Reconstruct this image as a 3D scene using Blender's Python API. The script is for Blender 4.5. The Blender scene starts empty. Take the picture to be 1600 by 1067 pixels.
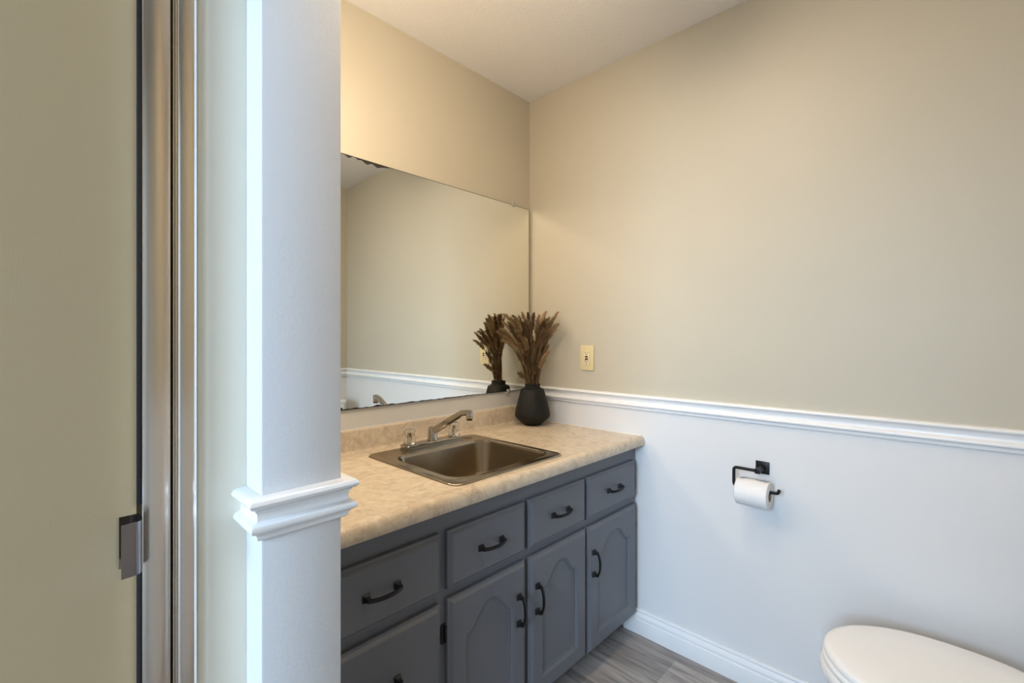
import bpy, bmesh, math, random
from mathutils import Vector, Matrix, noise

# ------------------------------------------------------------------ camera, world, lights, exposure
scene = bpy.context.scene
COL = scene.collection
PI = math.pi
YAW = 0.763042
CAM = (-1.7692, -1.5667, 1.2322)
cd = bpy.data.cameras.new('camera')
cam = bpy.data.objects.new('camera', cd)
COL.objects.link(cam)
cam.location = CAM
cam.rotation_euler = (PI / 2, 0, YAW - PI / 2)
cd.sensor_width = 36
cd.lens = 721.7 / 1600 * 36
cd.shift_y = -4.2 / 1600
cd.clip_start = 0.01
scene.camera = cam

scene.view_settings.view_transform = 'Standard'
scene.view_settings.look = 'None'
scene.view_settings.gamma = 1
scene.view_settings.exposure = 1.10
scene.view_settings.use_curve_mapping = False
scene.cycles.use_denoising = True
scene.cycles.max_bounces = 14
scene.cycles.diffuse_bounces = 2
scene.cycles.sample_clamp_indirect = 0.0
scene.cycles.blur_glossy = 0.0
scene.cycles.use_guiding = True
scene.cycles.use_adaptive_sampling = False

wd = bpy.data.worlds.new('daylight')
scene.world = wd
wd.use_nodes = True
wd.node_tree.nodes['Background'].inputs[0].default_value = (0.62, 0.78, 1.0, 1)
wd.node_tree.nodes['Background'].inputs[1].default_value = 0.8


def area_light(name, loc, target, sx, sy, power, col):
    ld = bpy.data.lights.new(name, 'AREA')
    ld.shape = 'RECTANGLE'
    ld.size, ld.size_y, ld.energy, ld.color = sx, sy, power, col
    o = bpy.data.objects.new(name, ld)
    COL.objects.link(o)
    o.location = loc
    o.rotation_euler = (Vector(target) - Vector(loc)).to_track_quat('-Z', 'Y').to_euler()
    return o


# daylight of the next room, coming in through the doorway in the left wall
area_light('doorway_daylight', (-5.0, -1.90, 2.15), (0, -1.15, 0.5), 1.6, 1.2, 84, (0.54, 0.75, 1.0))
LAMP_LOC = (-0.96, -0.93, 2.44)
LAMP_STRENGTH = 7.8
BULB_STRENGTH = 33.0
LAMP_COLOR = (1.0, 0.80, 0.585, 1)

# ------------------------------------------------------------------ helpers
WL = {}


def srgb(r, g, b):
    def f(c):
        c /= 255
        return c / 12.92 if c <= 0.04045 else ((c + 0.055) / 1.055) ** 2.4
    return (f(r), f(g), f(b), 1)


def link_mesh(name, bm, mats, parent=None, smooth=35):
    off = WL.get(parent.name, Vector()) if parent else Vector()
    if parent and off.length:
        bmesh.ops.translate(bm, verts=bm.verts, vec=-off)
    bmesh.ops.recalc_face_normals(bm, faces=bm.faces)
    me = bpy.data.meshes.new(name)
    bm.to_mesh(me)
    bm.free()
    for m in (mats if isinstance(mats, (list, tuple)) else [mats]):
        me.materials.append(m)
    if smooth:
        for p in me.polygons:
            p.use_smooth = True
        me.set_sharp_from_angle(angle=math.radians(smooth))
    o = bpy.data.objects.new(name, me)
    COL.objects.link(o)
    if parent:
        o.parent = parent
        WL[o.name] = off.copy()
    else:
        WL[o.name] = Vector()
    return o


def thing(name, label, cat, loc, group=None):
    o = bpy.data.objects.new(name, None)
    o.empty_display_size = 0.05
    COL.objects.link(o)
    o.location = loc
    WL[o.name] = Vector(loc)
    tag(o, label, cat, group)
    return o


def tag(o, label, cat, group=None):
    o['label'] = label
    o['category'] = cat
    if group:
        o['group'] = group
    return o


def struct(name, bm, mats, smooth=35):
    o = link_mesh(name, bm, mats, None, smooth)
    o['kind'] = 'structure'
    return o


def box(bm, lo, hi, bevel=0.0, seg=2, mat=0):
    r = bmesh.ops.create_cube(bm, size=1)
    vs = r['verts']
    c = [(a + b) / 2 for a, b in zip(lo, hi)]
    s = [abs(b - a) for a, b in zip(lo, hi)]
    for v in vs:
        v.co = Vector((c[0] + v.co.x * s[0], c[1] + v.co.y * s[1], c[2] + v.co.z * s[2]))
    fs = {f for v in vs for f in v.link_faces}
    for f in fs:
        f.material_index = mat
    if bevel:
        es = list({e for v in vs for e in v.link_edges})
        r = bmesh.ops.bevel(bm, geom=es, offset=bevel, segments=seg, profile=0.5, affect='EDGES')
        for f in r['faces']:
            f.material_index = mat


def loft(bm, loops, cap0=True, cap1=True, closed=True, mat=0):
    rows = [[bm.verts.new(p) for p in lp] for lp in loops]
    n = len(rows[0])
    for a, b in zip(rows[:-1], rows[1:]):
        for i in range(n if closed else n - 1):
            j = (i + 1) % n
            f = bm.faces.new((a[i], a[j], b[j], b[i]))
            f.material_index = mat
    if cap0:
        bm.faces.new(rows[0]).material_index = mat
    if cap1:
        bm.faces.new(list(reversed(rows[-1]))).material_index = mat
    return rows


def lathe(bm, prof, c, n=48, cap0=True, cap1=True):
    loft(bm, [[(c[0] + r * math.cos(2 * PI * k / n), c[1] + r * math.sin(2 * PI * k / n), c[2] + z) for k in range(n)]
              for r, z in prof], cap0, cap1)


def tube(bm, pts, rad, n=10, cap=True):
    """sweep a circle along points; rad a number or a list"""
    pts = [Vector(p) for p in pts]
    loops = []
    up = None
    for i, p in enumerate(pts):
        d = (pts[min(i + 1, len(pts) - 1)] - pts[max(i - 1, 0)]).normalized()
        if up is None:
            up = d.orthogonal().normalized()
        else:
            up = (up - d * up.dot(d)).normalized()
        s = d.cross(up)
        r = rad[i] if isinstance(rad, (list, tuple)) else rad
        loops.append([p + (up * math.cos(2 * PI * k / n) + s * math.sin(2 * PI * k / n)) * r for k in range(n)])
    loft(bm, loops, cap, cap)


def fillet(pts, r, n=6):
    """round the inner corners of a polyline"""
    pts = [Vector(p) for p in pts]
    out = [pts[0]]
    for a, b, c in zip(pts[:-2], pts[1:-1], pts[2:]):
        u, v = (a - b).normalized(), (c - b).normalized()
        p0, p1 = b + u * r, b + v * r
        for k in range(n + 1):
            t = k / n
            out.append(p0 * (1 - t) ** 2 + b * 2 * t * (1 - t) + p1 * t * t)
    out.append(pts[-1])
    return out


def rrect(cx, cy, hx, hy, r, z, n=8):
    pts = []
    for sx, sy, a0 in ((1, 1, 0), (-1, 1, PI / 2), (-1, -1, PI), (1, -1, 3 * PI / 2)):
        for k in range(n + 1):
            a = a0 + PI / 2 * k / n
            pts.append((cx + sx * (hx - r) + r * math.cos(a), cy + sy * (hy - r) + r * math.sin(a), z))
    return pts


# ------------------------------------------------------------------ materials
def mat(name, color=(0.8, 0.8, 0.8, 1), rough=0.5, metal=0.0, **kw):
    m = bpy.data.materials.new(name)
    m.use_nodes = True
    b = m.node_tree.nodes['Principled BSDF']
    b.inputs['Base Color'].default_value = color
    b.inputs['Roughness'].default_value = rough
    b.inputs['Metallic'].default_value = metal
    for k, v in kw.items():
        b.inputs[k.replace('_', ' ')].default_value = v
    return m, m.node_tree, b


def add_bump(nt, b, scale, strength, dist=0.002, detail=3, rough=0.5, stretch=None):
    tc = nt.nodes.new('ShaderNodeTexCoord')
    mp = nt.nodes.new('ShaderNodeMapping')
    if stretch:
        mp.inputs['Scale'].default_value = stretch
    nz = nt.nodes.new('ShaderNodeTexNoise')
    nz.inputs['Scale'].default_value = scale
    nz.inputs['Detail'].default_value = detail
    nz.inputs['Roughness'].default_value = rough
    bp = nt.nodes.new('ShaderNodeBump')
    bp.inputs['Strength'].default_value = strength
    bp.inputs['Distance'].default_value = dist
    nt.links.new(tc.outputs['Object'], mp.inputs[0])
    nt.links.new(mp.outputs[0], nz.inputs['Vector'])
    nt.links.new(nz.outputs['Fac'], bp.inputs['Height'])
    nt.links.new(bp.outputs[0], b.inputs['Normal'])
    return nz


def paint(name, col, rough=0.55, scale=260, strength=0.12):
    m, nt, b = mat(name, col, rough)
    add_bump(nt, b, scale, strength)
    return m


def ramp(nt, stops):
    r = nt.nodes.new('ShaderNodeValToRGB')
    els = r.color_ramp.elements
    while len(els) < len(stops):
        els.new(0.5)
    for e, (p, c) in zip(els, stops):
        e.position, e.color = p, c
    return r


M = {}
M['greige'] = paint('greige_wall_paint', srgb(197, 189, 169), 0.5)
M['white_wall'] = paint('white_wall_paint', srgb(228, 227, 225), 0.42)
M['trim'] = paint('gloss_white_trim_paint', srgb(243, 242, 240), 0.28, 60, 0.05)
M['ceiling'] = paint('stippled_ceiling_paint', srgb(240, 238, 234), 0.9, 120, 0.9)
M['partition'] = paint('white_partition_paint', srgb(226, 226, 226), 0.38, 170, 0.2)
M['acrylic'] = mat('cream_acrylic', srgb(243, 235, 214), 0.18)[0]
M['acrylic_dim'] = mat('tan_acrylic', srgb(205, 192, 160), 0.3)[0]
M['aluminium'], nt, b = mat('bright_aluminium', srgb(226, 220, 211), 0.21, 1.0)
add_bump(nt, b, 90, 0.04, 0.001, 2, 0.5, (6, 6, 0.05))
M['chrome'] = mat('chrome', srgb(178, 174, 168), 0.10, 1.0)[0]
M['chrome_dark_reflection'] = mat('chrome_with_painted_reflection', srgb(138, 135, 137), 0.14, 1.0)[0]  # finger pull chrome, base colour darkened to stand for a dark reflection
M['gasket'] = mat('black_rubber', srgb(22, 22, 26), 0.5)[0]
M['mirror'] = mat('mirror_silver', (0.90, 0.91, 0.86, 1), 0.0, 1.0)[0]
M['tarnish'] = mat('tarnished_silver', srgb(30, 25, 19), 0.6)[0]
M['black_metal'] = mat('matte_black_metal', srgb(34, 33, 34), 0.38, 0.5)[0]
M['ivory'] = mat('ivory_plastic', srgb(226, 208, 160), 0.35)[0]
M['ivory_light'] = mat('ivory_device_plastic', srgb(232, 216, 178), 0.3)[0]
M['slot'] = mat('dark_slot', srgb(60, 40, 35), 0.6)[0]
M['button'] = mat('outlet_button', srgb(48, 22, 18), 0.4)[0]
M['porcelain'] = mat('white_porcelain', srgb(248, 247, 246), 0.12)[0]
M['plastic_white'] = mat('white_seat_plastic', srgb(250, 249, 247), 0.25)[0]
M['paper'], nt, b = mat('tissue_paper', srgb(240, 237, 234), 0.95)
add_bump(nt, b, 300, 0.2, 0.001)
M['card'] = mat('cardboard', srgb(170, 145, 115), 0.9)[0]
M['clear'] = mat('clear_acrylic', (0.97, 0.96, 0.93, 1), 0.04, 0.0, Transmission_Weight=1.0, IOR=1.46)[0]
M['clip'] = mat('cloudy_plastic', srgb(226, 222, 210), 0.25, 0.0, Transmission_Weight=0.35)[0]
M['caulk'] = mat('white_caulk', srgb(240, 236, 228), 0.4)[0]
M['vase'], nt, b = mat('matte_black_ceramic', srgb(20, 20, 20), 0.6, 0.0, Specular_IOR_Level=0.35)
add_bump(nt, b, 400, 0.08, 0.001)
M['toe'] = mat('dark_toe_kick', srgb(60, 60, 62), 0.7)[0]
M['dark'] = mat('shadowy_carcass_inside', srgb(70, 68, 64), 0.8)[0]

# brushed stainless
M['steel'], nt, b = mat('brushed_stainless', srgb(165, 153, 135), 0.22, 1.0)
add_bump(nt, b, 60, 0.02, 0.001, 2, 0.6, (1, 25, 25))

# cabinet paint with a faint wood grain under it
M['cabinet'], nt, b = mat('slate_grey_cabinet_paint', srgb(107, 110, 117), 0.42)
add_bump(nt, b, 45, 0.16, 0.002, 5, 0.65, (14, 14, 1.0))
M['cabinet_flat'], nt, b = mat('slate_grey_drawer_paint', srgb(107, 110, 117), 0.42)
add_bump(nt, b, 45, 0.14, 0.002, 5, 0.65, (1.0, 14, 14))

# laminate: mottled beige marble
M['laminate'], nt, b = mat('beige_marble_laminate', rough=0.27)
tc = nt.nodes.new('ShaderNodeTexCoord')
n1 = nt.nodes.new('ShaderNodeTexNoise')
n1.inputs['Scale'].default_value = 17.0
n1.inputs['Detail'].default_value = 9
n1.inputs['Roughness'].default_value = 0.74
n1.inputs['Distortion'].default_value = 1.4
r1 = ramp(nt, [(0.30, srgb(178, 160, 138)), (0.46, srgb(213, 197, 173)), (0.56, srgb(221, 206, 183)), (0.70, srgb(232, 221, 204))])
n2 = nt.nodes.new('ShaderNodeTexNoise')
n2.inputs['Scale'].default_value = 4.3
n2.inputs['Detail'].default_value = 6
n2.inputs['Distortion'].default_value = 1.2
r2 = ramp(nt, [(0.470, (0, 0, 0, 1)), (0.498, (1, 1, 1, 1)), (0.506, (1, 1, 1, 1)), (0.53, (0, 0, 0, 1))])
mul = nt.nodes.new('ShaderNodeMath')
mul.operation = 'MULTIPLY'
mul.inputs[1].default_value = 0.16
mx = nt.nodes.new('ShaderNodeMix')
mx.data_type = 'RGBA'
mx.inputs[7].default_value = srgb(135, 112, 90)
nt.links.new(tc.outputs['Object'], n1.inputs['Vector'])
nt.links.new(tc.outputs['Object'], n2.inputs['Vector'])
nt.links.new(n1.outputs['Fac'], r1.inputs[0])
nt.links.new(n2.outputs['Fac'], r2.inputs[0])
nt.links.new(r2.outputs[0], mul.inputs[0])
nt.links.new(mul.outputs[0], mx.inputs[0])
nt.links.new(r1.outputs[0], mx.inputs[6])
nt.links.new(mx.outputs[2], b.inputs['Base Color'])

# floor: grey wood-look planks running towards the back wall
M['floor'], nt, b = mat('grey_plank_floor', rough=0.38)
tc = nt.nodes.new('ShaderNodeTexCoord')
sep = nt.nodes.new('ShaderNodeSeparateXYZ')
cmb = nt.nodes.new('ShaderNodeCombineXYZ')
ax = nt.nodes.new('ShaderNodeMath')
ax.inputs[1].default_value = 0.06 + 0.155 * 40
ay = nt.nodes.new('ShaderNodeMath')
ay.inputs[1].default_value = 0.796 + 1.2 * 10
br = nt.nodes.new('ShaderNodeTexBrick')
br.offset = 0.43
br.inputs['Scale'].default_value = 1.0
br.inputs['Brick Width'].default_value = 1.2
br.inputs['Row Height'].default_value = 0.155
br.inputs['Mortar Size'].default_value = 0.0012
br.inputs['Mortar Smooth'].default_value = 0.3
br.inputs['Color1'].default_value = srgb(186, 178, 171)
br.inputs['Color2'].default_value = srgb(150, 143, 138)
br.inputs['Mortar'].default_value = srgb(150, 146, 140)
mp = nt.nodes.new('ShaderNodeMapping')
mp.inputs['Scale'].default_value = (16, 1.6, 1)
ng = nt.nodes.new('ShaderNodeTexNoise')
ng.inputs['Scale'].default_value = 2.6
ng.inputs['Detail'].default_value = 8
ng.inputs['Roughness'].default_value = 0.62
ng.inputs['Distortion'].default_value = 0.8
rg = ramp(nt, [(0.3, (0.45, 0.43, 0.42, 1)), (0.5, (0.85, 0.84, 0.83, 1)), (0.72, (1.22, 1.2, 1.18, 1))])
mm = nt.nodes.new('ShaderNodeMix')
mm.data_type = 'RGBA'
mm.blend_type = 'MULTIPLY'
mm.inputs[0].default_value = 1
nt.links.new(tc.outputs['Object'], sep.inputs[0])
nt.links.new(sep.outputs['X'], ax.inputs[0])
nt.links.new(sep.outputs['Y'], ay.inputs[0])
nt.links.new(ay.outputs[0], cmb.inputs['X'])
nt.links.new(ax.outputs[0], cmb.inputs['Y'])
nt.links.new(cmb.outputs[0], br.inputs['Vector'])
nt.links.new(tc.outputs['Object'], mp.inputs[0])
nt.links.new(mp.outputs[0], ng.inputs['Vector'])
nt.links.new(ng.outputs['Fac'], rg.inputs[0])
nt.links.new(br.outputs['Color'], mm.inputs[6])
nt.links.new(rg.outputs[0], mm.inputs[7])
nt.links.new(mm.outputs[2], b.inputs['Base Color'])

# obscure shower glass
M['obscure'], nt, b = mat('obscure_bronze_glass', srgb(224, 201, 160), 0.45, 0.0, Transmission_Weight=0.45, IOR=1.45)
nz = add_bump(nt, b, 700, 0.10, 0.001, 2, 0.5, (1, 1, 0.35))

# dried grass
M['straw'], nt, b = mat('dried_straw', rough=0.85)
oi = nt.nodes.new('ShaderNodeObjectInfo')
rs = ramp(nt, [(0.0, srgb(72, 52, 34)), (0.35, srgb(128, 101, 70)), (0.7, srgb(176, 146, 107)), (1.0, srgb(150, 126, 88))])
nt.links.new(oi.outputs['Random'], rs.inputs[0])
nt.links.new(rs.outputs[0], b.inputs['Base Color'])
M['stem'] = mat('dried_stem', srgb(98, 78, 50), 0.8)[0]
for key, st in (('lamp', LAMP_STRENGTH), ('bulb', BULB_STRENGTH)):
    M[key], nt, b = mat('lit_%s_glass' % key, (0.9, 0.88, 0.82, 1), 0.3)
    b.inputs['Emission Color'].default_value = LAMP_COLOR
    b.inputs['Emission Strength'].default_value = st

# ------------------------------------------------------------------ room shell
X0, Y0, H = -2.5, -1.98, 2.44          # left wall, front wall (behind the camera), ceiling
RT, RB = 0.999, 0.934                  # chair rail top and bottom

bm = bmesh.new()
box(bm, (X0 - 2.6, Y0 - 0.12, -0.1), (0.12, 0.12, 0))
struct('floor', bm, M['floor'], 0)
bm = bmesh.new()
box(bm, (X0 - 0.3, Y0 - 0.12, H), (0.12, 0.12, H + 0.1))
struct('ceiling', bm, M['ceiling'], 0)
bm = bmesh.new()
box(bm, (X0 - 0.12, 0, 0), (0.12, 0.12, 0.979), mat=1)
box(bm, (X0 - 0.12, 0, 0.979), (0.12, 0.12, H), mat=0)
struct('wall_back', bm, [M['greige'], M['white_wall']], 0)
bm = bmesh.new()
box(bm, (0, Y0 - 0.12, 0), (0.12, 0, 0.96), mat=1)
box(bm, (0, Y0 - 0.12, 0.96), (0.12, 0, H), mat=0)
struct('wall_right', bm, [M['greige'], M['white_wall']], 0)
bm = bmesh.new()
box(bm, (X0 - 0.12, Y0 - 0.12, 0), (0, Y0, 0.96), mat=1)
box(bm, (X0 - 0.12, Y0 - 0.12, 0.96), (0, Y0, H), mat=0)
struct('wall_front', bm, [M['greige'], M['white_wall']], 0)
DY0, DY1, DZ = -1.76, -0.86, 2.05       # doorway in the left wall
bm = bmesh.new()
for lo, hi, mi in (((DY1, 0), (0, 0.96), 1), ((DY1, 0.96), (0, H), 0), ((Y0, 0), (DY0, 0.96), 1), ((Y0, 0.96), (DY0, H), 0), ((DY0, DZ), (DY1, H), 0)):
    box(bm, (X0 - 0.12, lo[0], lo[1]), (X0, hi[0], hi[1]), mat=mi)
struct('wall_left', bm, [M['greige'], M['white_wall']], 0)
bm = bmesh.new()
for a, b_ in ((DY0 - 0.06, DY0), (DY1, DY1 + 0.06)):
    box(bm, (X0, a, 0), (X0 + 0.016, b_, DZ + 0.06), 0.003)
box(bm, (X0, DY0, DZ), (X0 + 0.016, DY1, DZ + 0.06), 0.003)
struct('trim_3', bm, M['trim'])

# partition wall end beside the shower
PX0, PX1, PY = -1.530, -1.406, -0.822
bm = bmesh.new()
box(bm, (PX0, PY, 0), (PX1, -0.0005, H), 0.0025, 2)
struct('wall_partition', bm, M['partition'])

# chair rail profile: (distance from the wall, height)
RAIL = [(0, .999), (.010, .9990), (.016, .9975), (.0200, .9945), (.0215, .9905), (.0200, .9865), (.0165, .9835), (.0125, .9825), (.0122, .9800),
        (.0090, .9765), (.0078, .9710), (.0080, .9655), (.0105, .9620), (.0150, .9605), (.0182, .9575), (.0190, .9535), (.0175, .9495),
        (.0140, .9470), (.0110, .9465), (.0108, .9435), (.0085, .9428), (.0080, .9370), (.0050, .9340), (0, .934)]
BASE = [(0, .103), (.006, .103), (.0085, .0995), (.0085, .093), (.0065, .0905), (.0075, .087), (.0105, .082), (.0125, .076), (.0125, .069), (.011, .067),
        (.011, .0635), (.0145, .0615), (.0145, .004), (.013, 0), (0, 0)]


def run(bm, prof, path, eps=0.0004):
    """sweep a wall profile along a path of (x, y, nx, ny) with mitred offsets"""
    loft(bm, [[(x + nx * (d + eps), y + ny * (d + eps), z) for d, z in prof] for x, y, nx, ny in path], True, True)


bm = bmesh.new()
run(bm, RAIL, [(0, -0.001, -1, 0), (0, Y0, -1, 1), (X0 + 0.02, Y0, 0, 1)])
struct('trim_1', bm, M['trim'], 40)
bm = bmesh.new()
run(bm, RAIL, [(PX0, -0.754, -1, 0), (PX0, PY, -1, -1), (PX1, PY, 1, -1), (PX1, -0.66, 1, 0)])
struct('trim_2', bm, M['trim'], 40)
bm = bmesh.new()
run(bm, BASE, [(0, -0.548, -1, 0), (0, Y0 + 0.0005, -1, 0)])
struct('baseboard_right', bm, M['trim'], 40)
bm = bmesh.new()
run(bm, BASE, [(-0.018, Y0, 0, 1), (X0 + 0.02, Y0, 0, 1)])
struct('baseboard_front', bm, M['trim'], 40)

# ------------------------------------------------------------------ ceiling lamp (above and left of the picture)
lamp = thing('ceiling_light', 'long wraparound ceiling light glowing warm, outside the picture above the vanity front', 'light', LAMP_LOC)
lx, ly = LAMP_LOC[:2]
bm = bmesh.new()
box(bm, (lx - 0.485, ly - 0.085, H - 0.024), (lx + 0.485, ly + 0.085, H - 0.0005), 0.004)
link_mesh('lamp_base', bm, M['trim'], lamp)
bm = bmesh.new()
lens = [(-0.080, -0.0245), (-0.082, -0.050), (-0.072, -0.078), (-0.050, -0.092), (0.0, -0.097), (0.050, -0.092), (0.072, -0.078), (0.082, -0.050), (0.080, -0.0245)]
loft(bm, [[(x, ly + y, H + z) for y, z in lens] for x in (lx - 0.46, lx + 0.46)])
link_mesh('lamp_lens', bm, M['lamp'], lamp)
for s in (-1, 1):
    bm = bmesh.new()
    loft(bm, [[(lx + s * x, ly + y * 1.02, H + z * 1.01) for y, z in lens] for x in (0.4605, 0.471)])
    link_mesh('end_cap', bm, M['trim'], lamp)

van_light = thing('vanity_light', 'small chrome wall lamp with a glowing globe above the left end of the mirror', 'light', (-1.275, 0, 2.04))
bm = bmesh.new()
loft(bm, [[(-1.275 + r * math.cos(k * PI / 16), y, 2.06 + r * math.sin(k * PI / 16)) for k in range(32)] for r, y in ((0.055, -0.0006), (0.055, -0.012), (0.048, -0.018))])
link_mesh('back_plate', bm, M['chrome'], van_light)
bm = bmesh.new()
tube(bm, fillet([(-1.275, -0.0185, 2.06), (-1.275, -0.38, 2.06), (-1.275, -0.38, 2.008)], 0.02), 0.008, 12)
link_mesh('arm', bm, M['chrome'], van_light)
bm = bmesh.new()
lathe(bm, [(0.010, 0.066), (0.026, 0.064), (0.030, 0.052)], (-1.275, -0.38, 1.94), 32)
link_mesh('cup', bm, M['chrome'], van_light)
bm = bmesh.new()
lathe(bm, [(0.055 * math.cos(a), 0.055 * math.sin(a) - 0.004) for a in [(-0.48 + 0.88 * k / 20) * PI for k in range(20)]], (-1.275, -0.38, 1.94), 32)
link_mesh('globe', bm, M['bulb'], van_light)

# ------------------------------------------------------------------ shower stall and its door
stall = thing('shower_stall', 'cream acrylic shower stall left of the white partition wall', 'shower', (-2.0, -0.4, 0))
bm = bmesh.new()
SX0, SX1, SZ = -2.46, -1.534, 2.0
# front flange facing the room, rolled inward beside the door jamb
prof = [(-1.5303, -0.748), (-1.5303, -0.7535), (-1.560, -0.7545), (-1.578, -0.7555), (-1.585, -0.758), (-1.5895, -0.7595), (-1.594, -0.758), (-1.597, -0.753),
        (-1.5985, -0.745), (-1.5985, -0.70), (-1.594, -0.66), (-1.594, -0.06), (-1.62, -0.03), (-2.40, -0.03), (-2.41, -0.04), (-2.41, -0.66), (-2.405, -0.75),
        (-2.47, -0.754), (-2.47, -0.748), (-2.415, -0.742), (-2.418, -0.03), (-2.40, -0.022), (-1.60, -0.022), (-1.586, -0.04), (-1.588, -0.70), (-1.586, -0.744)]
loft(bm, [[(x, y, z) for x, y in prof] for z in (0.11, 0.8, 1.5, SZ + 0.4)], True, True)
link_mesh('surround', bm, M['acrylic'], stall, 50)
bm = bmesh.new()
box(bm, (-2.40, -0.75, 0.0005), (-1.60, -0.035, 0.10), 0.015, 3)
link_mesh('shower_base', bm, M['acrylic'], stall)

door = thing('shower_door', 'aluminium framed shower door with obscure bronze glass, at the left edge of the photo', 'shower door', (-2.0, -0.76, 0.11))
bm = bmesh.new()     # fixed jamb next to the flange: flat face, then thin ribs towards the door
jp = [(-1.6000, -0.7400), (-1.6000, -0.7675), (-1.6010, -0.7685), (-1.6050, -0.7700), (-1.6110, -0.7705), (-1.6170, -0.7700), (-1.6215, -0.7685), (-1.6225, -0.7675), (-1.6228, -0.7620), (-1.6240, -0.7620), (-1.6243, -0.7705),
      (-1.6258, -0.7705), (-1.6261, -0.7620), (-1.6275, -0.7620), (-1.6278, -0.7700), (-1.6286, -0.7700), (-1.6289, -0.7400)]
loft(bm, [[(x, y, z) for x, y in jp] for z in (0.102, 1.92)], True, True)
link_mesh('door_jamb', bm, M['aluminium'], door, 30)
bm = bmesh.new()
jp = [(-2.402, -0.74), (-2.402, -0.77), (-2.380, -0.77), (-2.380, -0.74)]
loft(bm, [[(x, y, z) for x, y in jp] for z in (0.102, 1.92)], True, True)
link_mesh('door_jamb', bm, M['aluminium'], door, 30)
bm = bmesh.new()
box(bm, (-2.379, -0.772, 1.885), (-1.6295, -0.738, 1.92), 0.003)
link_mesh('header', bm, M['aluminium'], door)
bm = bmesh.new()     # moving stile, slightly bellied
jp = [(-1.6300, -0.7440), (-1.6300, -0.7640), (-1.6312, -0.7672)]
jp += [(-1.6325 - 0.0290 * k / 10, -0.7675 - 0.0040 * math.sin(PI * k / 10)) for k in range(11)]
jp += [(-1.6625, -0.7680), (-1.6628, -0.7440)]
loft(bm, [[(x, y, z) for x, y in jp] for z in (0.112, 1.882)], True, True)
link_mesh('door_stile', bm, M['aluminium'], door, 30)
bm = bmesh.new()
box(bm, (-2.378, -0.769, 0.112), (-2.348, -0.744, 1.882), 0.002)
link_mesh('door_stile', bm, M['aluminium'], door)
for z0, z1 in ((0.112, 0.142), (1.852, 1.882)):
    bm = bmesh.new()
    box(bm, (-2.347, -0.768, z0), (-1.6640, -0.745, z1), 0.002)
    link_mesh('door_rail', bm, M['aluminium'], door)
bm = bmesh.new()
for z0, z1 in ((0.1425, 0.914), (1.004, 1.8515)):
    box(bm, (-1.6672, -0.7600, z0), (-1.6630, -0.7510, z1), 0.0008)
link_mesh('gasket', bm, M['gasket'], door)['label'] = 'black rubber glazing strip'
bm = bmesh.new()
box(bm, (-2.347, -0.7575, 0.1425), (-1.6675, -0.7525, 1.8515))
link_mesh('glass_pane', bm, M['obscure'], door, 0)['label'] = 'obscure bronze glass'
bm = bmesh.new()     # finger pull: bent plate standing off the glass
hp = [(-1.6655, -0.7585), (-1.6648, -0.7700), (-1.6640, -0.7800), (-1.6646, -0.7860), (-1.6664, -0.7910), (-1.6694, -0.7945), (-1.6735, -0.7965), (-1.6875, -0.7985), (-1.6877, -0.7970), (-1.6738, -0.7948),
      (-1.6706, -0.7928), (-1.6682, -0.7898), (-1.6668, -0.7850), (-1.6662, -0.7800), (-1.6672, -0.7605), (-1.6860, -0.7605), (-1.6860, -0.7585)]
loft(bm, [[(x, y, z) for x, y in hp] for z in (0.924, 0.993)], True, True)
for f in list(bm.faces):
    pass
link_mesh('handle', bm, M['chrome_dark_reflection'], door, 50)['label'] = 'small chrome finger pull'

# ------------------------------------------------------------------ mirror
mir = thing('vanity_mirror', 'large frameless mirror with a tarnished dark edge above the vanity', 'mirror', (-0.7, 0, 0.978))
MX0, MX1, MZ0, MZ1 = -1.398, -0.014, 0.978, 1.889
bm = bmesh.new()
box(bm, (MX0, -0.0045, MZ0), (MX1, -0.0008, MZ1))
link_mesh('backing', bm, M['tarnish'], mir, 0)
bm = bmesh.new()
box(bm, (MX0 + 0.002, -0.0085, MZ0 + 0.0026), (MX1 - 0.0034, -0.0046, MZ1 - 0.0036))
link_mesh('mirror_glass', bm, M['mirror'], mir, 0)
random.seed(4)
bm = bmesh.new()


def flakes(bm, x0, x1, z, sgn, amp, dx=0.004):
    n = int((x1 - x0) / dx)
    a, c = [], []
    for i in range(n + 1):
        x = x0 + (x1 - x0) * i / n
        h = max(0.0, noise.noise(Vector((x * 34, z * 3, 0))) + 0.22) * amp + 0.0010
        h *= 1 - max(0, min(1, (x - x0) / (x1 - x0))) ** 2 * 0.35
        a.append((x, z))
        c.append((x, z + sgn * h))
    ring = a + c[::-1]
    loft(bm, [[(x, y, zz) for x, zz in ring] for y in (-0.00905, -0.0086)], True, True)


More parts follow.
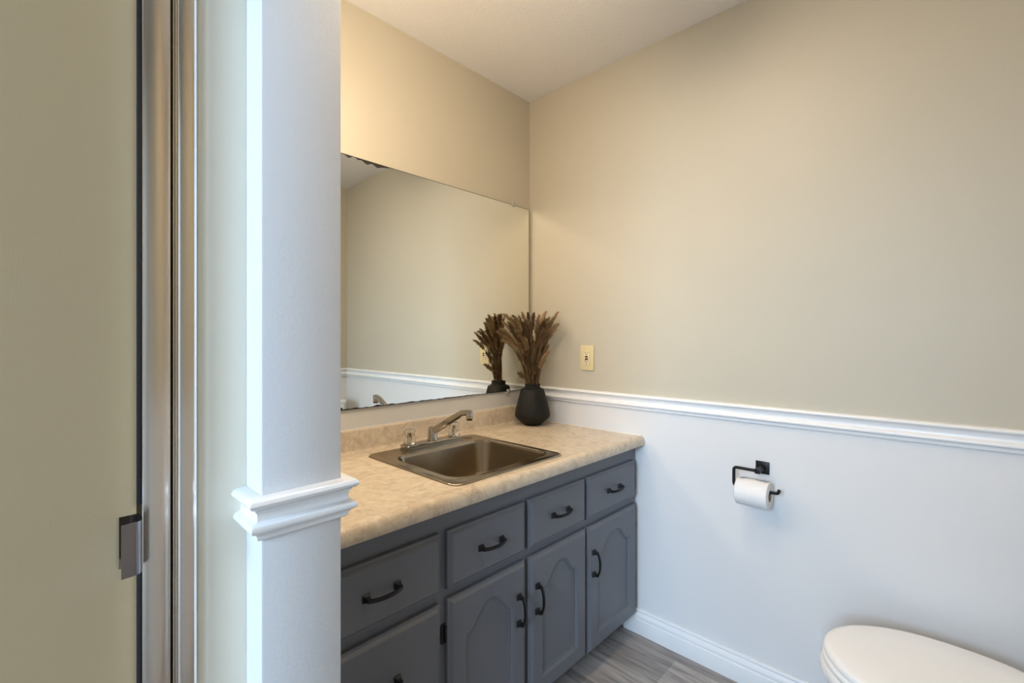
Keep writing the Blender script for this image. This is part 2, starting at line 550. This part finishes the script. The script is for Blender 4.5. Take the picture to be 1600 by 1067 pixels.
flakes(bm, MX0 + 0.002, -0.80, MZ1 - 0.0032, -1, 0.022)
link_mesh('tarnished_edge', bm, M['tarnish'], mir, 0)['label'] = 'dark flaking silver along the edge'
bm = bmesh.new()
flakes(bm, MX0 + 0.002, -0.35, MZ0 + 0.0022, 1, 0.006)
link_mesh('tarnished_edge', bm, M['tarnish'], mir, 0)['label'] = 'dark flaking silver along the edge'
for cx, cz, s in ((-0.128, MZ1, 1), (-1.2, MZ1, 1), (-0.166, MZ0, -1), (-1.1, MZ0, -1)):
    bm = bmesh.new()
    box(bm, (cx - 0.008, -0.0125, cz - s * 0.010), (cx + 0.008, -0.0092, cz + s * 0.012), 0.001)
    box(bm, (cx - 0.008, -0.0092, cz + s * 0.0005), (cx + 0.008, -0.0006, cz + s * 0.012), 0.001)
    clip = link_mesh('mirror_clip', bm, M['clip'], mir)
    clip['label'] = 'clear plastic mirror clip'
    bm = bmesh.new()
    loft(bm, [[(cx + r * math.cos(k * PI / 8), y, cz + s * 0.006 + r * math.sin(k * PI / 8)) for k in range(16)] for r, y in ((0.003, -0.0127), (0.003, -0.0136), (0.002, -0.0142))])
    link_mesh('clip_screw', bm, M['chrome'], clip)
# ------------------------------------------------------------------ outlet
out = thing('electrical_outlet', 'ivory wall outlet above the white chair rail, right of the black vase', 'outlet', (0, -0.354, 1.145))
oy, oz = -0.354, 1.145
bm = bmesh.new()
box(bm, (-0.006, oy - 0.036, oz - 0.0575), (-0.0006, oy + 0.036, oz + 0.0575), 0.0022, 3)
link_mesh('cover_plate', bm, M['ivory'], out)
bm = bmesh.new()
box(bm, (-0.0088, oy - 0.0165, oz - 0.033), (-0.0061, oy + 0.0165, oz + 0.033), 0.0008)
dev = link_mesh('receptacle', bm, M['ivory_light'], out)
for s in (1, -1):
    bm = bmesh.new()
    box(bm, (-0.0108, oy - 0.0072, oz + s * 0.0052 - 0.0034), (-0.0089, oy + 0.0072, oz + s * 0.0052 + 0.0034), 0.0005)
    link_mesh('test_button', bm, M['button'], dev)['label'] = 'dark rectangular button'
    for d, w in ((0.0062, 0.0085), (-0.0062, 0.0070)):
        bm = bmesh.new()
        zc = oz + (0.0245 if s > 0 else -0.0155)
        box(bm, (-0.0093, oy + d - 0.0011, zc - w / 2), (-0.0089, oy + d + 0.0011, zc + w / 2))
        link_mesh('slot', bm, M['slot'], dev, 0)
    bm = bmesh.new()
    zc = oz + (0.0150 if s > 0 else -0.0262)
    loft(bm, [[(x, oy + 0.0026 * math.cos(k * PI / 8), zc + 0.0026 * math.sin(k * PI / 8)) for k in range(16)] for x in (-0.0093, -0.0089)])
    link_mesh('ground_hole', bm, M['slot'], dev, 0)
    bm = bmesh.new()
    zc = oz + s * 0.048
    loft(bm, [[(x, oy + 0.003 * math.cos(k * PI / 8), zc + 0.003 * math.sin(k * PI / 8)) for k in range(16)] for x in (-0.0072, -0.0060)])
    link_mesh('screw', bm, M['ivory_light'], out, 30)

# ------------------------------------------------------------------ vanity cabinet
CF, DF = -0.598, -0.618                # face frame front, door front
VX0, VX1 = -1.400, -0.012
van = thing('vanity_cabinet', 'slate grey painted vanity cabinet with arched doors and black pulls', 'cabinet', (-0.706, -0.32, 0))
bm = bmesh.new()
T = 0.016
box(bm, (VX0, -0.578, 0.0955), (VX0 + T, -0.012, 0.787))
box(bm, (VX1 - T, -0.578, 0.0955), (VX1, -0.012, 0.787))
box(bm, (VX0 + T, -0.578, 0.0955), (VX1 - T, -0.012, 0.111))
box(bm, (VX0 + T, -0.018, 0.111), (VX1 - T, -0.012, 0.787))
link_mesh('carcass', bm, M['cabinet'], van, 0)
bm = bmesh.new()      # face frame: stiles and rails
for x0, x1 in ((VX0, -1.36), (-1.046, -1.004), (-0.722, -0.684), (-0.399, -0.370), (-0.05, VX1)):
    box(bm, (x0, CF, 0.0955), (x1, -0.5785, 0.787))
for a, b_ in ((-1.36, -1.046), (-1.004, -0.722), (-0.684, -0.399), (-0.370, -0.05)):
    box(bm, (a, CF, 0.722), (b_, -0.5785, 0.787))
    box(bm, (a, CF, 0.545), (b_, -0.5785, 0.585))
    box(bm, (a, CF, 0.0955), (b_, -0.5785, 0.125))
box(bm, (-1.36, CF, 0.292), (-1.046, -0.5785, 0.33))
link_mesh('face_frame', bm, M['cabinet'], van, 0)
bm = bmesh.new()
box(bm, (VX0, -0.53, 0.0005), (VX1 - 0.004, -0.515, 0.095))
link_mesh('toe_kick', bm, M['toe'], van, 0)


def edge_slab(bm, x0, x1, z0, z1, front=True):
    """door or drawer front with a routed edge; returns nothing when it closes its own face"""
    yb = CF - 0.0006
    steps = [(0.000, yb), (0.000, yb - 0.0095), (0.0016, yb - 0.0118), (0.0060, yb - 0.0128), (0.0082, yb - 0.0150), (0.0115, DF + 0.0012), (0.0140, DF)]
    loops = [[(x0 + i, y, z0 + i), (x1 - i, y, z0 + i), (x1 - i, y, z1 - i), (x0 + i, y, z1 - i)] for i, y in steps]
    return loft(bm, loops, True, front)[-1]


def pull_mesh():
    """bar pull along local x, standing out along -y, 80 mm between the feet"""
    bm = bmesh.new()
    for s in (-1, 1):
        cx = s * 0.040
        lp = []
        for h, y in ((0.0088, 0), (0.0088, -0.002), (0.0078, -0.0035), (0.0050, -0.0100), (0.0042, -0.0165)):
            lp.append([(cx - h, y, -h), (cx + h, y, -h), (cx + h, y, h), (cx - h, y, h)])
        loft(bm, lp)
    ctr = []
    for k in range(25):
        t = -1 + 2 * k / 24
        ctr.append((t * 0.0442, -0.0165 - 0.0115 * (1 - abs(t) ** 2.2)))
    loops = []
    for x, y in ctr:
        loops.append([(x, y - 0.0032, -0.0036), (x, y - 0.0042, 0), (x, y - 0.0032, 0.0036), (x, y + 0.0026, 0.0042), (x, y + 0.0026, -0.0042)])
    loft(bm, loops)
    bmesh.ops.recalc_face_normals(bm, faces=bm.faces)
    me = bpy.data.meshes.new('bar_pull')
    bm.to_mesh(me)
    bm.free()
    me.materials.append(M['black_metal'])
    for p in me.polygons:
        p.use_smooth = True
    me.set_sharp_from_angle(angle=math.radians(28))
    return me


PULL = pull_mesh()


def pull(parent, x, z, vertical=False):
    o = bpy.data.objects.new('bar_pull', PULL)
    COL.objects.link(o)
    o.parent = parent
    o.location = Vector((x, DF - 0.0003, z)) - WL[van.name]
    if vertical:
        o.rotation_euler = (0, PI / 2, 0)
    o['label'] = 'matte black bar pull'


def drawer(x0, x1, z0, z1, hx=None):
    bm = bmesh.new()
    edge_slab(bm, x0, x1, z0, z1)
    d = link_mesh('drawer', bm, M['cabinet_flat'], van, 24)
    pull(d, (x0 + x1) / 2 if hx is None else hx, (z0 + z1) / 2)


drawer(-1.375, -1.038, 0.575, 0.730, -1.209)
drawer(-1.375, -1.038, 0.312, 0.548, -1.209)
drawer(-1.375, -1.038, 0.098, 0.290, -1.209)
drawer(-1.013, -0.712, 0.575, 0.730)
drawer(-0.694, -0.391, 0.577, 0.731)
drawer(-0.379, -0.033, 0.578, 0.731)


def arch_loop(x0, x1, z0, z1, st, rise, ins, y, n=32):
    """panel outline with a cathedral top, drawn inwards by ins"""
    xa, xb = x0 + st + ins, x1 - st - ins
    za = z0 + st + ins
    zs = z1 - 0.052 - rise - ins
    pts = [(xa, y, za), (xb, y, za)]
    for k in range(n + 1):
        s = 1 - 2 * k / n
        w = 0.5 + 0.5 * math.cos(PI * min(1.0, abs(s) / 0.90) ** 1.3)
        pts.append((xa + (xb - xa) * (s + 1) / 2, y, zs + rise * w))
    return pts


def arch_door(x0, x1, z0, z1, hx, hinge_x=None):
    bm = bmesh.new()
    last = edge_slab(bm, x0, x1, z0, z1, front=False)
    st, rise = 0.057, 0.062
    seq = [(0, DF), (0.0012, DF + 0.0014), (0.0040, DF + 0.0020), (0.0058, DF + 0.0072), (0.0110, DF + 0.0086), (0.0130, DF + 0.0098), (0.0150, DF + 0.0098)]
    rows = loft(bm, [arch_loop(x0, x1, z0, z1, st, rise, i, y) for i, y in seq], False, True)
    es = []
    for ring in (last, rows[0]):
        for a, b_ in zip(ring, ring[1:] + ring[:1]):
            e = bm.edges.get((a, b_))
            es.append(e)
    bmesh.ops.triangle_fill(bm, use_beauty=True, use_dissolve=False, edges=es)
    d = link_mesh('door', bm, M['cabinet'], van, 24)
    pull(d, hx, 0.414, True)
    if hinge_x is not None:
        for hz in (0.459, 0.175):
            bm = bmesh.new()
            loft(bm, [[(hinge_x + dx * s, y, hz + dz) for dx, dz in
                       ((-0.009, -0.020), (-0.006, -0.026), (0.0045, -0.026), (0.0045, 0.026), (-0.006, 0.026), (-0.009, 0.020))]
                      for s, y in ((1.0, CF - 0.0006), (1.0, CF - 0.0030), (0.8, CF - 0.0042))])
            tube(bm, [(hinge_x + 0.0030, CF - 0.0065, hz - 0.021), (hinge_x + 0.0030, CF - 0.0065, hz + 0.021)], 0.0035, 10)
            link_mesh('hinge', bm, M['black_metal'], d)['label'] = 'black cabinet hinge'
    return d


arch_door(-1.013, -0.712, 0.095, 0.551, -0.748, -1.0185)
arch_door(-0.693, -0.387, 0.095, 0.551, -0.662)
arch_door(-0.377, -0.027, 0.092, 0.550, -0.346)

# ------------------------------------------------------------------ countertop with rolled edge and backsplash
CZ = 0.826
ct = thing('countertop', 'beige marble look laminate countertop on the grey vanity', 'countertop', (-0.7, -0.3, CZ))
CX0, CX1 = -1.4045, -0.0015
SXA, SXB, SYA, SYB = -0.945, -0.495, -0.560, -0.150      # cut-out for the sink
front = [(SYA, 0.7885), (-0.632, 0.7885), (-0.6375, 0.7905), (-0.6395, 0.795), (-0.640, 0.803), (-0.6390, 0.812), (-0.6355, 0.8205), (-0.6295, 0.8265),
         (-0.622, 0.8290), (-0.612, 0.8288), (-0.600, 0.8272), (-0.585, CZ), (SYA, CZ)]
back = [(SYB, CZ), (-0.040, CZ), (-0.030, CZ + 0.0018), (-0.0235, CZ + 0.007), (-0.0205, CZ + 0.015), (-0.020, 0.897), (-0.018, 0.9025), (-0.013, 0.905), (-0.0006, 0.905), (-0.0006, 0.7885), (SYB, 0.7885)]
bm = bmesh.new()
loft(bm, [[(x, y, z) for y, z in front] for x in (CX0, CX1)])
loft(bm, [[(x, y, z) for y, z in back] for x in (CX0, CX1)])
box(bm, (CX0, SYA, 0.7885), (SXA, SYB, CZ))
box(bm, (SXB, SYA, 0.7885), (CX1, SYB, CZ))
bmesh.ops.remove_doubles(bm, verts=bm.verts, dist=0.00005)
link_mesh('worktop', bm, M['laminate'], ct, 30)
bm = bmesh.new()
tube(bm, [(-0.0022, -0.024, CZ + 0.0012), (-0.0022, -0.60, CZ + 0.0014), (-0.0022, -0.622, CZ + 0.0035)], 0.0019, 8)
tube(bm, [(CX0 + 0.001, -0.0022, 0.9058), (-0.002, -0.0022, 0.9058)], 0.0018, 8)
link_mesh('caulk_bead', bm, M['caulk'], ct)['label'] = 'white caulk line along the walls'

# ------------------------------------------------------------------ sink
sx, sy = -0.720, -0.340
sink = thing('sink', 'square stainless steel drop-in sink set in the beige countertop', 'sink', (sx, sy, CZ))
bx, by, hx, hy = -0.709, -0.366, 0.212, 0.176
bm = bmesh.new()
loops = [rrect(sx, sy, 0.2465, 0.2455, 0.034, CZ + 0.0006), rrect(sx, sy, 0.2460, 0.2450, 0.034, CZ + 0.0028), rrect(sx, sy, 0.2440, 0.2430, 0.033, CZ + 0.0048),
         rrect(sx, sy, 0.2400, 0.2390, 0.031, CZ + 0.0050), rrect(sx, sy, 0.2375, 0.2365, 0.030, CZ + 0.0038),
         rrect(bx, by, hx + 0.013, hy + 0.013, 0.070, CZ + 0.0038), rrect(bx, by, hx + 0.008, hy + 0.008, 0.068, CZ + 0.0048), rrect(bx, by, hx + 0.003, hy + 0.003, 0.066, CZ + 0.0040),
         rrect(bx, by, hx, hy, 0.060, CZ - 0.0005), rrect(bx, by, hx - 0.002, hy - 0.002, 0.058, CZ - 0.008), rrect(bx, by, hx - 0.005, hy - 0.005, 0.056, CZ - 0.12),
         rrect(bx, by, hx - 0.014, hy - 0.014, 0.058, CZ - 0.142), rrect(bx, by, hx - 0.026, hy - 0.026, 0.055, CZ - 0.156), rrect(bx, by, hx - 0.045, hy - 0.045, 0.050, CZ - 0.162),
         rrect(bx, by, 0.05, 0.05, 0.0499, CZ - 0.167), rrect(bx, by, 0.040, 0.040, 0.0399, CZ - 0.168)]
loft(bm, loops, False, True)
link_mesh('basin', bm, M['steel'], sink, 40)
bm = bmesh.new()
lathe(bm, [(0.039, 0.0004), (0.038, 0.003), (0.033, 0.0036), (0.030, 0.0012), (0.006, 0.0010), (0.006, 0.010), (0.004, 0.012)], (bx, by, CZ - 0.168), 32)
link_mesh('drain', bm, M['chrome'], sink)
bm = bmesh.new()
lathe(bm, [(0.021, 0), (0.021, 0.0012), (0.019, 0.0024), (0.004, 0.0032)], (-0.530, -0.128, CZ + 0.0042), 32)
link_mesh('hole_cover', bm, M['steel'], sink)

# ------------------------------------------------------------------ faucet
fz = CZ + 0.0044
fau = thing('faucet', 'chrome faucet with clear knobs mounted behind the sink bowl', 'faucet', (-0.702, -0.126, fz))
fx, fy = -0.702, -0.126
bm = bmesh.new()
loops = [rrect(fx, fy, 0.128, 0.0265, 0.006, fz), rrect(fx, fy, 0.128, 0.0265, 0.006, fz + 0.012), rrect(fx, fy, 0.1262, 0.0247, 0.005, fz + 0.0148), rrect(fx, fy, 0.122, 0.0205, 0.004, fz + 0.0158)]
loft(bm, loops)
link_mesh('deck_plate', bm, M['chrome'], fau, 25)
bm = bmesh.new()
lathe(bm, [(0.0205, 0.0162), (0.0198, 0.020), (0.0175, 0.030), (0.0165, 0.058), (0.0150, 0.064), (0.0100, 0.0665)], (fx, fy, fz), 36)
link_mesh('spout_base', bm, M['chrome'], fau)
bm = bmesh.new()      # spout: a tapered flat-sided tube rising towards the bowl, then a level nose
A, Bp, C_ = Vector((fx, fy + 0.004, fz + 0.046)), Vector((-0.694, -0.292, 0.966)), Vector((-0.692, -0.322, 0.971))
path = [A + (Bp - A) * (k / 8) for k in range(9)] + [Bp + (C_ - Bp) * (k / 3) for k in range(1, 4)]
loops = []
for i, p in enumerate(path):
    t = min(1, i / 8)
    w = 0.0128 - 0.0035 * t
    h = 0.0125 - 0.0025 * t
    d = (path[min(i + 1, len(path) - 1)] - path[max(0, i - 1)]).normalized()
    s = d.cross(Vector((0, 0, 1))).normalized()
    u = s.cross(d)
    ch = 0.0035
    loops.append([p + s * a + u * c for a, c in ((-w + ch, -h), (w - ch, -h), (w, -h + ch), (w, h - ch), (w - ch, h), (-w + ch, h), (-w, h - ch), (-w, -h + ch))])
loft(bm, loops)
link_mesh('spout', bm, M['chrome'], fau, 30)
bm = bmesh.new()
lathe(bm, [(0.0105, 0), (0.0118, 0.002), (0.0120, 0.014), (0.0108, 0.0150), (0.0108, 0.0160), (0.0122, 0.0170), (0.0122, 0.033), (0.0105, 0.037), (0.004, 0.038)], (-0.6915, -0.3285, 0.9435), 28)
link_mesh('aerator', bm, M['chrome'], fau)
for s in (-1, 1):
    kx = fx + s * 0.104
    bm = bmesh.new()
    lathe(bm, [(0.0245, 0.0164), (0.0240, 0.0195), (0.0170, 0.0215)], (kx, fy, fz), 32)
    esc = link_mesh('escutcheon', bm, M['chrome'], fau)
    bm = bmesh.new()
    n = 64

    def flute(r, amp, z):
        return [(kx + (r + amp * math.cos(k * 2 * PI / n * 16)) * math.cos(2 * PI * k / n), fy + (r + amp * math.cos(k * 2 * PI / n * 16)) * math.sin(2 * PI * k / n), fz + z) for k in range(n)]
    loft(bm, [flute(0.0175, 0.0002, 0.0220), flute(0.0205, 0.0010, 0.0250), flute(0.0215, 0.0013, 0.040), flute(0.0190, 0.0006, 0.052), flute(0.0185, 0.0001, 0.058), flute(0.0215, 0.0004, 0.066), flute(0.0205, 0.0002, 0.0705), flute(0.012, 0.0, 0.0725)])
    kn = link_mesh('knob', bm, M['clear'], fau, 40)
    kn['label'] = 'clear fluted acrylic knob'
    bm = bmesh.new()
    lathe(bm, [(0.0040, 0.0226), (0.0040, 0.050), (0.0060, 0.052), (0.0060, 0.058), (0.003, 0.059)], (kx, fy, fz), 16)
    link_mesh('knob_core', bm, M['chrome'], kn)

# ------------------------------------------------------------------ vase and dried grass
vx, vy = -0.119, -0.123
vase = thing('vase', 'matte black tapered ceramic vase holding dried grass in the counter corner', 'vase', (vx, vy, CZ))
bm = bmesh.new()
vp = [(0.036, 0.0004), (0.040, 0.0012), (0.0425, 0.004), (0.062, 0.020), (0.0755, 0.032), (0.0815, 0.040), (0.0835, 0.048), (0.0830, 0.056), (0.0790, 0.078), (0.0560, 0.163), (0.0535, 0.1675), (0.0490, 0.1705), (0.0420, 0.1730),
      (0.0370, 0.1765), (0.0355, 0.1810), (0.0358, 0.1880), (0.0365, 0.1920), (0.0355, 0.1935), (0.0335, 0.1925), (0.0320, 0.185), (0.0325, 0.176), (0.050, 0.160), (0.070, 0.09), (0.074, 0.05), (0.04, 0.012), (0.01, 0.010)]
lathe(bm, vp, (vx, vy, CZ), 64)
link_mesh('vase_body', bm, M['vase'], vase, 28)

F2 = Vector((math.cos(YAW), math.sin(YAW), 0))
R2 = Vector((math.sin(YAW), -math.cos(YAW), 0))
rnd = random.Random(11)


def stalk(tip, base, bend, head, r0, name='dried_grass_stalk'):
    root = bpy.data.objects.new(name, None)
    root.empty_display_size = 0.02
    COL.objects.link(root)
    root.location = base
    WL[root.name] = Vector(base)
    tag(root, 'brown dried grass stalk bunched in the black vase', 'dried grass', 'dried grass stalks in the black vase')
    b0, t1 = Vector(base), Vector(tip)
    mid = b0 + (t1 - b0) * 0.6
    mid = Vector((b0.x + (t1.x - b0.x) * bend, b0.y + (t1.y - b0.y) * bend, b0.z + (t1.z - b0.z) * rnd.uniform(0.66, 0.95)))

    def P(t):
        return b0 * (1 - t) ** 2 + mid * 2 * t * (1 - t) + t1 * t * t

    def D(t):
        return ((mid - b0) * 2 * (1 - t) + (t1 - mid) * 2 * t).normalized()
    bm = bmesh.new()
    tube(bm, [P(k / 14 * (1 - head * 0.3)) for k in range(15)], [0.0017 - 0.0007 * k / 14 for k in range(15)], 6)
    for q in range(2):                  # dry sheath blades wrapped round the stem
        t0 = 0.05 + 0.25 * q + 0.12 * rnd.random()
        ph = rnd.random() * 2 * PI
        w = 0.0028 + 0.002 * rnd.random()
        rows = []
        for k in range(9):
            u = k / 8
            p, d = P(min(1, t0 + 0.30 * u)), D(min(1, t0 + 0.30 * u))
            sd = d.orthogonal().normalized()
            o = sd * math.cos(ph) + d.cross(sd) * math.sin(ph)
            c = d.cross(o)
            hw = w * (1 - u) ** 0.6 + 0.0002
            m = p + o * (0.0016 + 0.012 * u ** 2)
            rows.append([m - c * hw, m - o * 0.0012, m + c * hw, m + o * 0.0004])
        loft(bm, rows)
    for vtx in bm.verts:
        vtx.co.x = min(vtx.co.x, -0.004)
        vtx.co.y = min(vtx.co.y, -0.013)
    link_mesh('stem', bm, M['stem'], root)
    bm = bmesh.new()
    n = int(40 + head * 190)
    for i in range(n):
        u = i / n
        t = 1 - head + head * u
        p, d = P(t), D(t)
        prof = math.sin(PI * (0.12 + 0.86 * u) ** 0.75) ** 0.8
        fade = 1 - 0.5 * u ** 2
        ph = i * 2.39996 + rnd.random()
        s = d.orthogonal().normalized()
        q = s * math.cos(ph) + d.cross(s) * math.sin(ph)
        a = (d + q * (0.16 + 0.50 * rnd.random() ** 1.3)).normalized()
        L = (0.015 + 0.013 * rnd.random()) * fade
        w = (0.0018 + 0.0014 * rnd.random()) * fade
        o = p + q * (r0 * prof * (0.2 + 0.8 * rnd.random()))
        side = a.cross(q).normalized() * w
        nq = a.cross(side).normalized() * w * 0.6
        v = [bm.verts.new(c) for c in (o, o + a * L * 0.4 + side, o + a * L * 0.4 + nq, o + a * L * 0.4 - side, o + a * L * 0.4 - nq, o + a * L)]
        for k in range(4):
            bm.faces.new((v[0], v[1 + k], v[1 + (k + 1) % 4]))
            bm.faces.new((v[5], v[1 + (k + 1) % 4], v[1 + k]))
    tube(bm, [P(1 - head + head * k / 10) for k in range(11)], [max(0.0003, r0 * 0.4 * (math.sin(PI * (0.08 + 0.9 * k / 10)) ** 0.7)) for k in range(11)], 6)
    for vtx in bm.verts:                # keep clear of both walls
        vtx.co.x = min(vtx.co.x, -0.004)
        vtx.co.y = min(vtx.co.y, -0.013)
    link_mesh('seed_head', bm, M['straw'], root, 60)


VC = Vector((vx, vy, 0))
spots = []
# picture-guided main plumes: (sideways, depth, height of tip)
for u, v, z in ((0.112, 0.00, 1.350), (0.060, 0.02, 1.352), (0.085, -0.01, 1.315), (0.095, -0.03, 1.285), (0.030, 0.03, 1.335), (0.005, 0.00, 1.340), (-0.020, 0.01, 1.345), (-0.045, -0.02, 1.345),
                (-0.060, -0.03, 1.330), (-0.085, -0.02, 1.330), (-0.075, -0.06, 1.320), (-0.125, -0.05, 1.335), (-0.105, -0.07, 1.300), (-0.135, -0.09, 1.270), (-0.150, -0.10, 1.258), (-0.120, -0.10, 1.240),
                (0.070, -0.05, 1.270), (0.045, -0.05, 1.300), (0.020, -0.04, 1.315), (-0.010, -0.05, 1.300), (-0.035, -0.06, 1.305), (0.075, 0.015, 1.325), (0.050, -0.02, 1.330), (-0.095, -0.05, 1.320)):
    spots.append((u * 1.08, v, z + 0.008, 0.36 + 0.12 * rnd.random()))
for u, v, z in ((-0.165, -0.115, 1.262), (-0.140, -0.06, 1.310), (-0.140, -0.12, 1.225), (0.118, -0.04, 1.300)):
    spots.append((u, v, z, 0.36))
for i in range(24):
    spots.append((rnd.uniform(-0.10, 0.085), rnd.uniform(-0.09, 0.03), rnd.uniform(1.20, 1.325), 0.38 + 0.14 * rnd.random()))
for u, v, z in ((0.055, -0.03, 1.13), (-0.02, -0.06, 1.16), (0.075, -0.02, 1.17), (-0.065, -0.02, 1.07), (0.02, -0.07, 1.10)):
    spots.append((u, v, z, 0.42))
for u, v, z, hd in spots:
    tp = VC + R2 * u + F2 * v
    tp.x = min(tp.x, -0.016)
    tp.y = min(tp.y, -0.026)
    an = rnd.uniform(0, 2 * PI)
    rr = rnd.uniform(0.0, 0.022)
    bs = Vector((vx + rr * math.cos(an) + u * R2.x * 0.12, vy + rr * math.sin(an) + u * R2.y * 0.12, CZ + 0.16))
    stalk((tp.x, tp.y, z), bs, rnd.uniform(0.12, 0.42), hd, rnd.uniform(0.0052, 0.0085))

# ------------------------------------------------------------------ toilet paper holder and roll
hol = thing('toilet_paper_holder', 'matte black open-arm toilet paper holder on the white wall', 'toilet paper holder', (0, -1.0855, 0.784))
bm = bmesh.new()
box(bm, (-0.0065, -1.0855 - 0.0215, 0.784 - 0.0215), (-0.0006, -1.0855 + 0.0215, 0.784 + 0.0215), 0.0012)
link_mesh('wall_plate', bm, M['black_metal'], hol)
bm = bmesh.new()
loft(bm, [[(x, -1.0855 + r * math.cos(k * PI / 12), 0.783 + r * math.sin(k * PI / 12)) for k in range(24)] for x, r in ((-0.0066, 0.0115), (-0.012, 0.0098), (-0.047, 0.0092))])
link_mesh('post', bm, M['black_metal'], hol)
bm = bmesh.new()
box(bm, (-0.064, -1.0855 - 0.0085, 0.783 - 0.0085), (-0.0472, -1.0855 + 0.0085, 0.783 + 0.0085), 0.001)
pts = fillet([(-0.058, -1.080, 0.783), (-0.058, -1.0085, 0.783), (-0.058, -1.0085, 0.7195), (-0.058, -1.150, 0.7195), (-0.058, -1.150, 0.7335)], 0.0115, 7)
tube(bm, pts, 0.0052, 12)
link_mesh('arm', bm, M['black_metal'], hol, 50)

roll = thing('toilet_paper_roll', 'white toilet paper roll on the black wall holder', 'toilet paper', (-0.058, -1.0725, 0.7055))
rz, ro, ri = 0.7055, 0.0455, 0.0190
ya, yb = -1.0215, -1.1235
bm = bmesh.new()
n = 56
ring = lambda r, y: [(-0.058 + r * math.cos(2 * PI * k / n), y, rz + r * math.sin(2 * PI * k / n)) for k in range(n)]
loft(bm, [ring(ri, ya), ring(ro - 0.0025, ya), ring(ro, ya - 0.002), ring(ro, yb + 0.002), ring(ro - 0.0025, yb), ring(ri, yb), ring(ri, ya)], False, False)
link_mesh('paper', bm, M['paper'], roll, 40)
bm = bmesh.new()
loft(bm, [ring(ri - 0.0003, ya), ring(ri - 0.0003, yb), ring(ri - 0.0015, yb), ring(ri - 0.0015, ya), ring(ri - 0.0003, ya)], False, False)
link_mesh('cardboard_core', bm, M['card'], roll)
bm = bmesh.new()      # loose torn sheet end lying over the top of the roll
rows = []
for i in range(15):
    f = i / 14
    y = ya - 0.004 - (0.094) * f
    tear = 0.30 + 0.42 * max(0, 1 - abs(f - 0.10) / 0.12) - 0.40 * math.exp(-((f - 0.40) / 0.22) ** 2) + 0.03 * math.sin(f * 31)
    a0, a1 = PI * 0.42, PI * 0.50 + tear * 0.55
    rows.append([(-0.058 + (ro + 0.0006 + 0.0060 * (k / 7) ** 2) * math.cos(a0 + (a1 - a0) * k / 7), y, rz + (ro + 0.0006 + 0.0060 * (k / 7) ** 2) * math.sin(a0 + (a1 - a0) * k / 7)) for k in range(8)])
loft(bm, rows, False, False, False)
link_mesh('loose_sheet', bm, M['paper'], roll, 60)

# ------------------------------------------------------------------ toilet
tx = -0.290
toi = thing('toilet', 'white toilet with closed lid beside the right wall, cut off by the frame', 'toilet', (tx, -1.62, 0))


def egg(tip, back, w, z, n=56, cx=tx):
    yc = tip - (tip - back) * 0.53
    pts = []
    for k in range(n):
        a = 2 * PI * k / n
        c, s = math.cos(a), math.sin(a)
        if c >= 0:
            pts.append((cx + w * s, yc + (tip - yc) * c, z))
        else:
            e = 0.72
            pts.append((cx + w * math.copysign(abs(s) ** e, s), yc - (yc - back) * abs(c) ** e, z))
    return pts


bm = bmesh.new()
loft(bm, [egg(-1.45, -1.86, 0.125, 0.0005), egg(-1.455, -1.86, 0.118, 0.02), egg(-1.46, -1.84, 0.112, 0.10), egg(-1.43, -1.82, 0.125, 0.20), egg(-1.365, -1.79, 0.158, 0.28), egg(-1.318, -1.775, 0.182, 0.345),
          egg(-1.306, -1.772, 0.190, 0.378), egg(-1.306, -1.772, 0.190, 0.392), egg(-1.311, -1.772, 0.186, 0.399), egg(-1.34, -1.76, 0.16, 0.400)])
link_mesh('bowl', bm, M['porcelain'], toi, 50)
bm = bmesh.new()
loft(bm, [egg(-1.318, -1.765, 0.181, 0.4008), egg(-1.313, -1.767, 0.186, 0.404), egg(-1.313, -1.767, 0.186, 0.412), egg(-1.318, -1.765, 0.181, 0.4165)])
link_mesh('seat', bm, M['plastic_white'], toi, 50)
bm = bmesh.new()
loft(bm, [egg(-1.322, -1.768, 0.180, 0.4185), egg(-1.316, -1.77, 0.186, 0.421), egg(-1.315, -1.77, 0.187, 0.430), egg(-1.319, -1.77, 0.183, 0.4355), egg(-1.332, -1.76, 0.172, 0.4385), egg(-1.40, -1.70, 0.11, 0.4405), egg(-1.5, -1.62, 0.03, 0.441)])
link_mesh('lid', bm, M['plastic_white'], toi, 50)
bm = bmesh.new()
loft(bm, [rrect(tx, -1.872, 0.165, 0.082, 0.03, 0.3995), rrect(tx, -1.874, 0.172, 0.086, 0.03, 0.42), rrect(tx, -1.876, 0.186, 0.092, 0.03, 0.74)])
tank = link_mesh('tank', bm, M['porcelain'], toi, 40)
bm = bmesh.new()
loft(bm, [rrect(tx, -1.876, 0.190, 0.096, 0.03, 0.7405), rrect(tx, -1.876, 0.194, 0.100, 0.03, 0.746), rrect(tx, -1.876, 0.194, 0.100, 0.03, 0.764), rrect(tx, -1.876, 0.188, 0.094, 0.028, 0.771), rrect(tx, -1.876, 0.10, 0.05, 0.02, 0.774)])
link_mesh('tank_lid', bm, M['porcelain'], toi, 40)
bm = bmesh.new()
loft(bm, [[(-0.155 + r * math.cos(k * PI / 12), y, 0.695 + r * math.sin(k * PI / 12)) for k in range(24)] for r, y in ((0.021, -1.783), (0.021, -1.775), (0.015, -1.768))])
tube(bm, [(-0.155, -1.766, 0.695), (-0.20, -1.762, 0.690), (-0.235, -1.764, 0.684)], [0.006, 0.006, 0.008], 10)
link_mesh('flush_lever', bm, M['black_metal'], tank)['label'] = 'black flush lever'
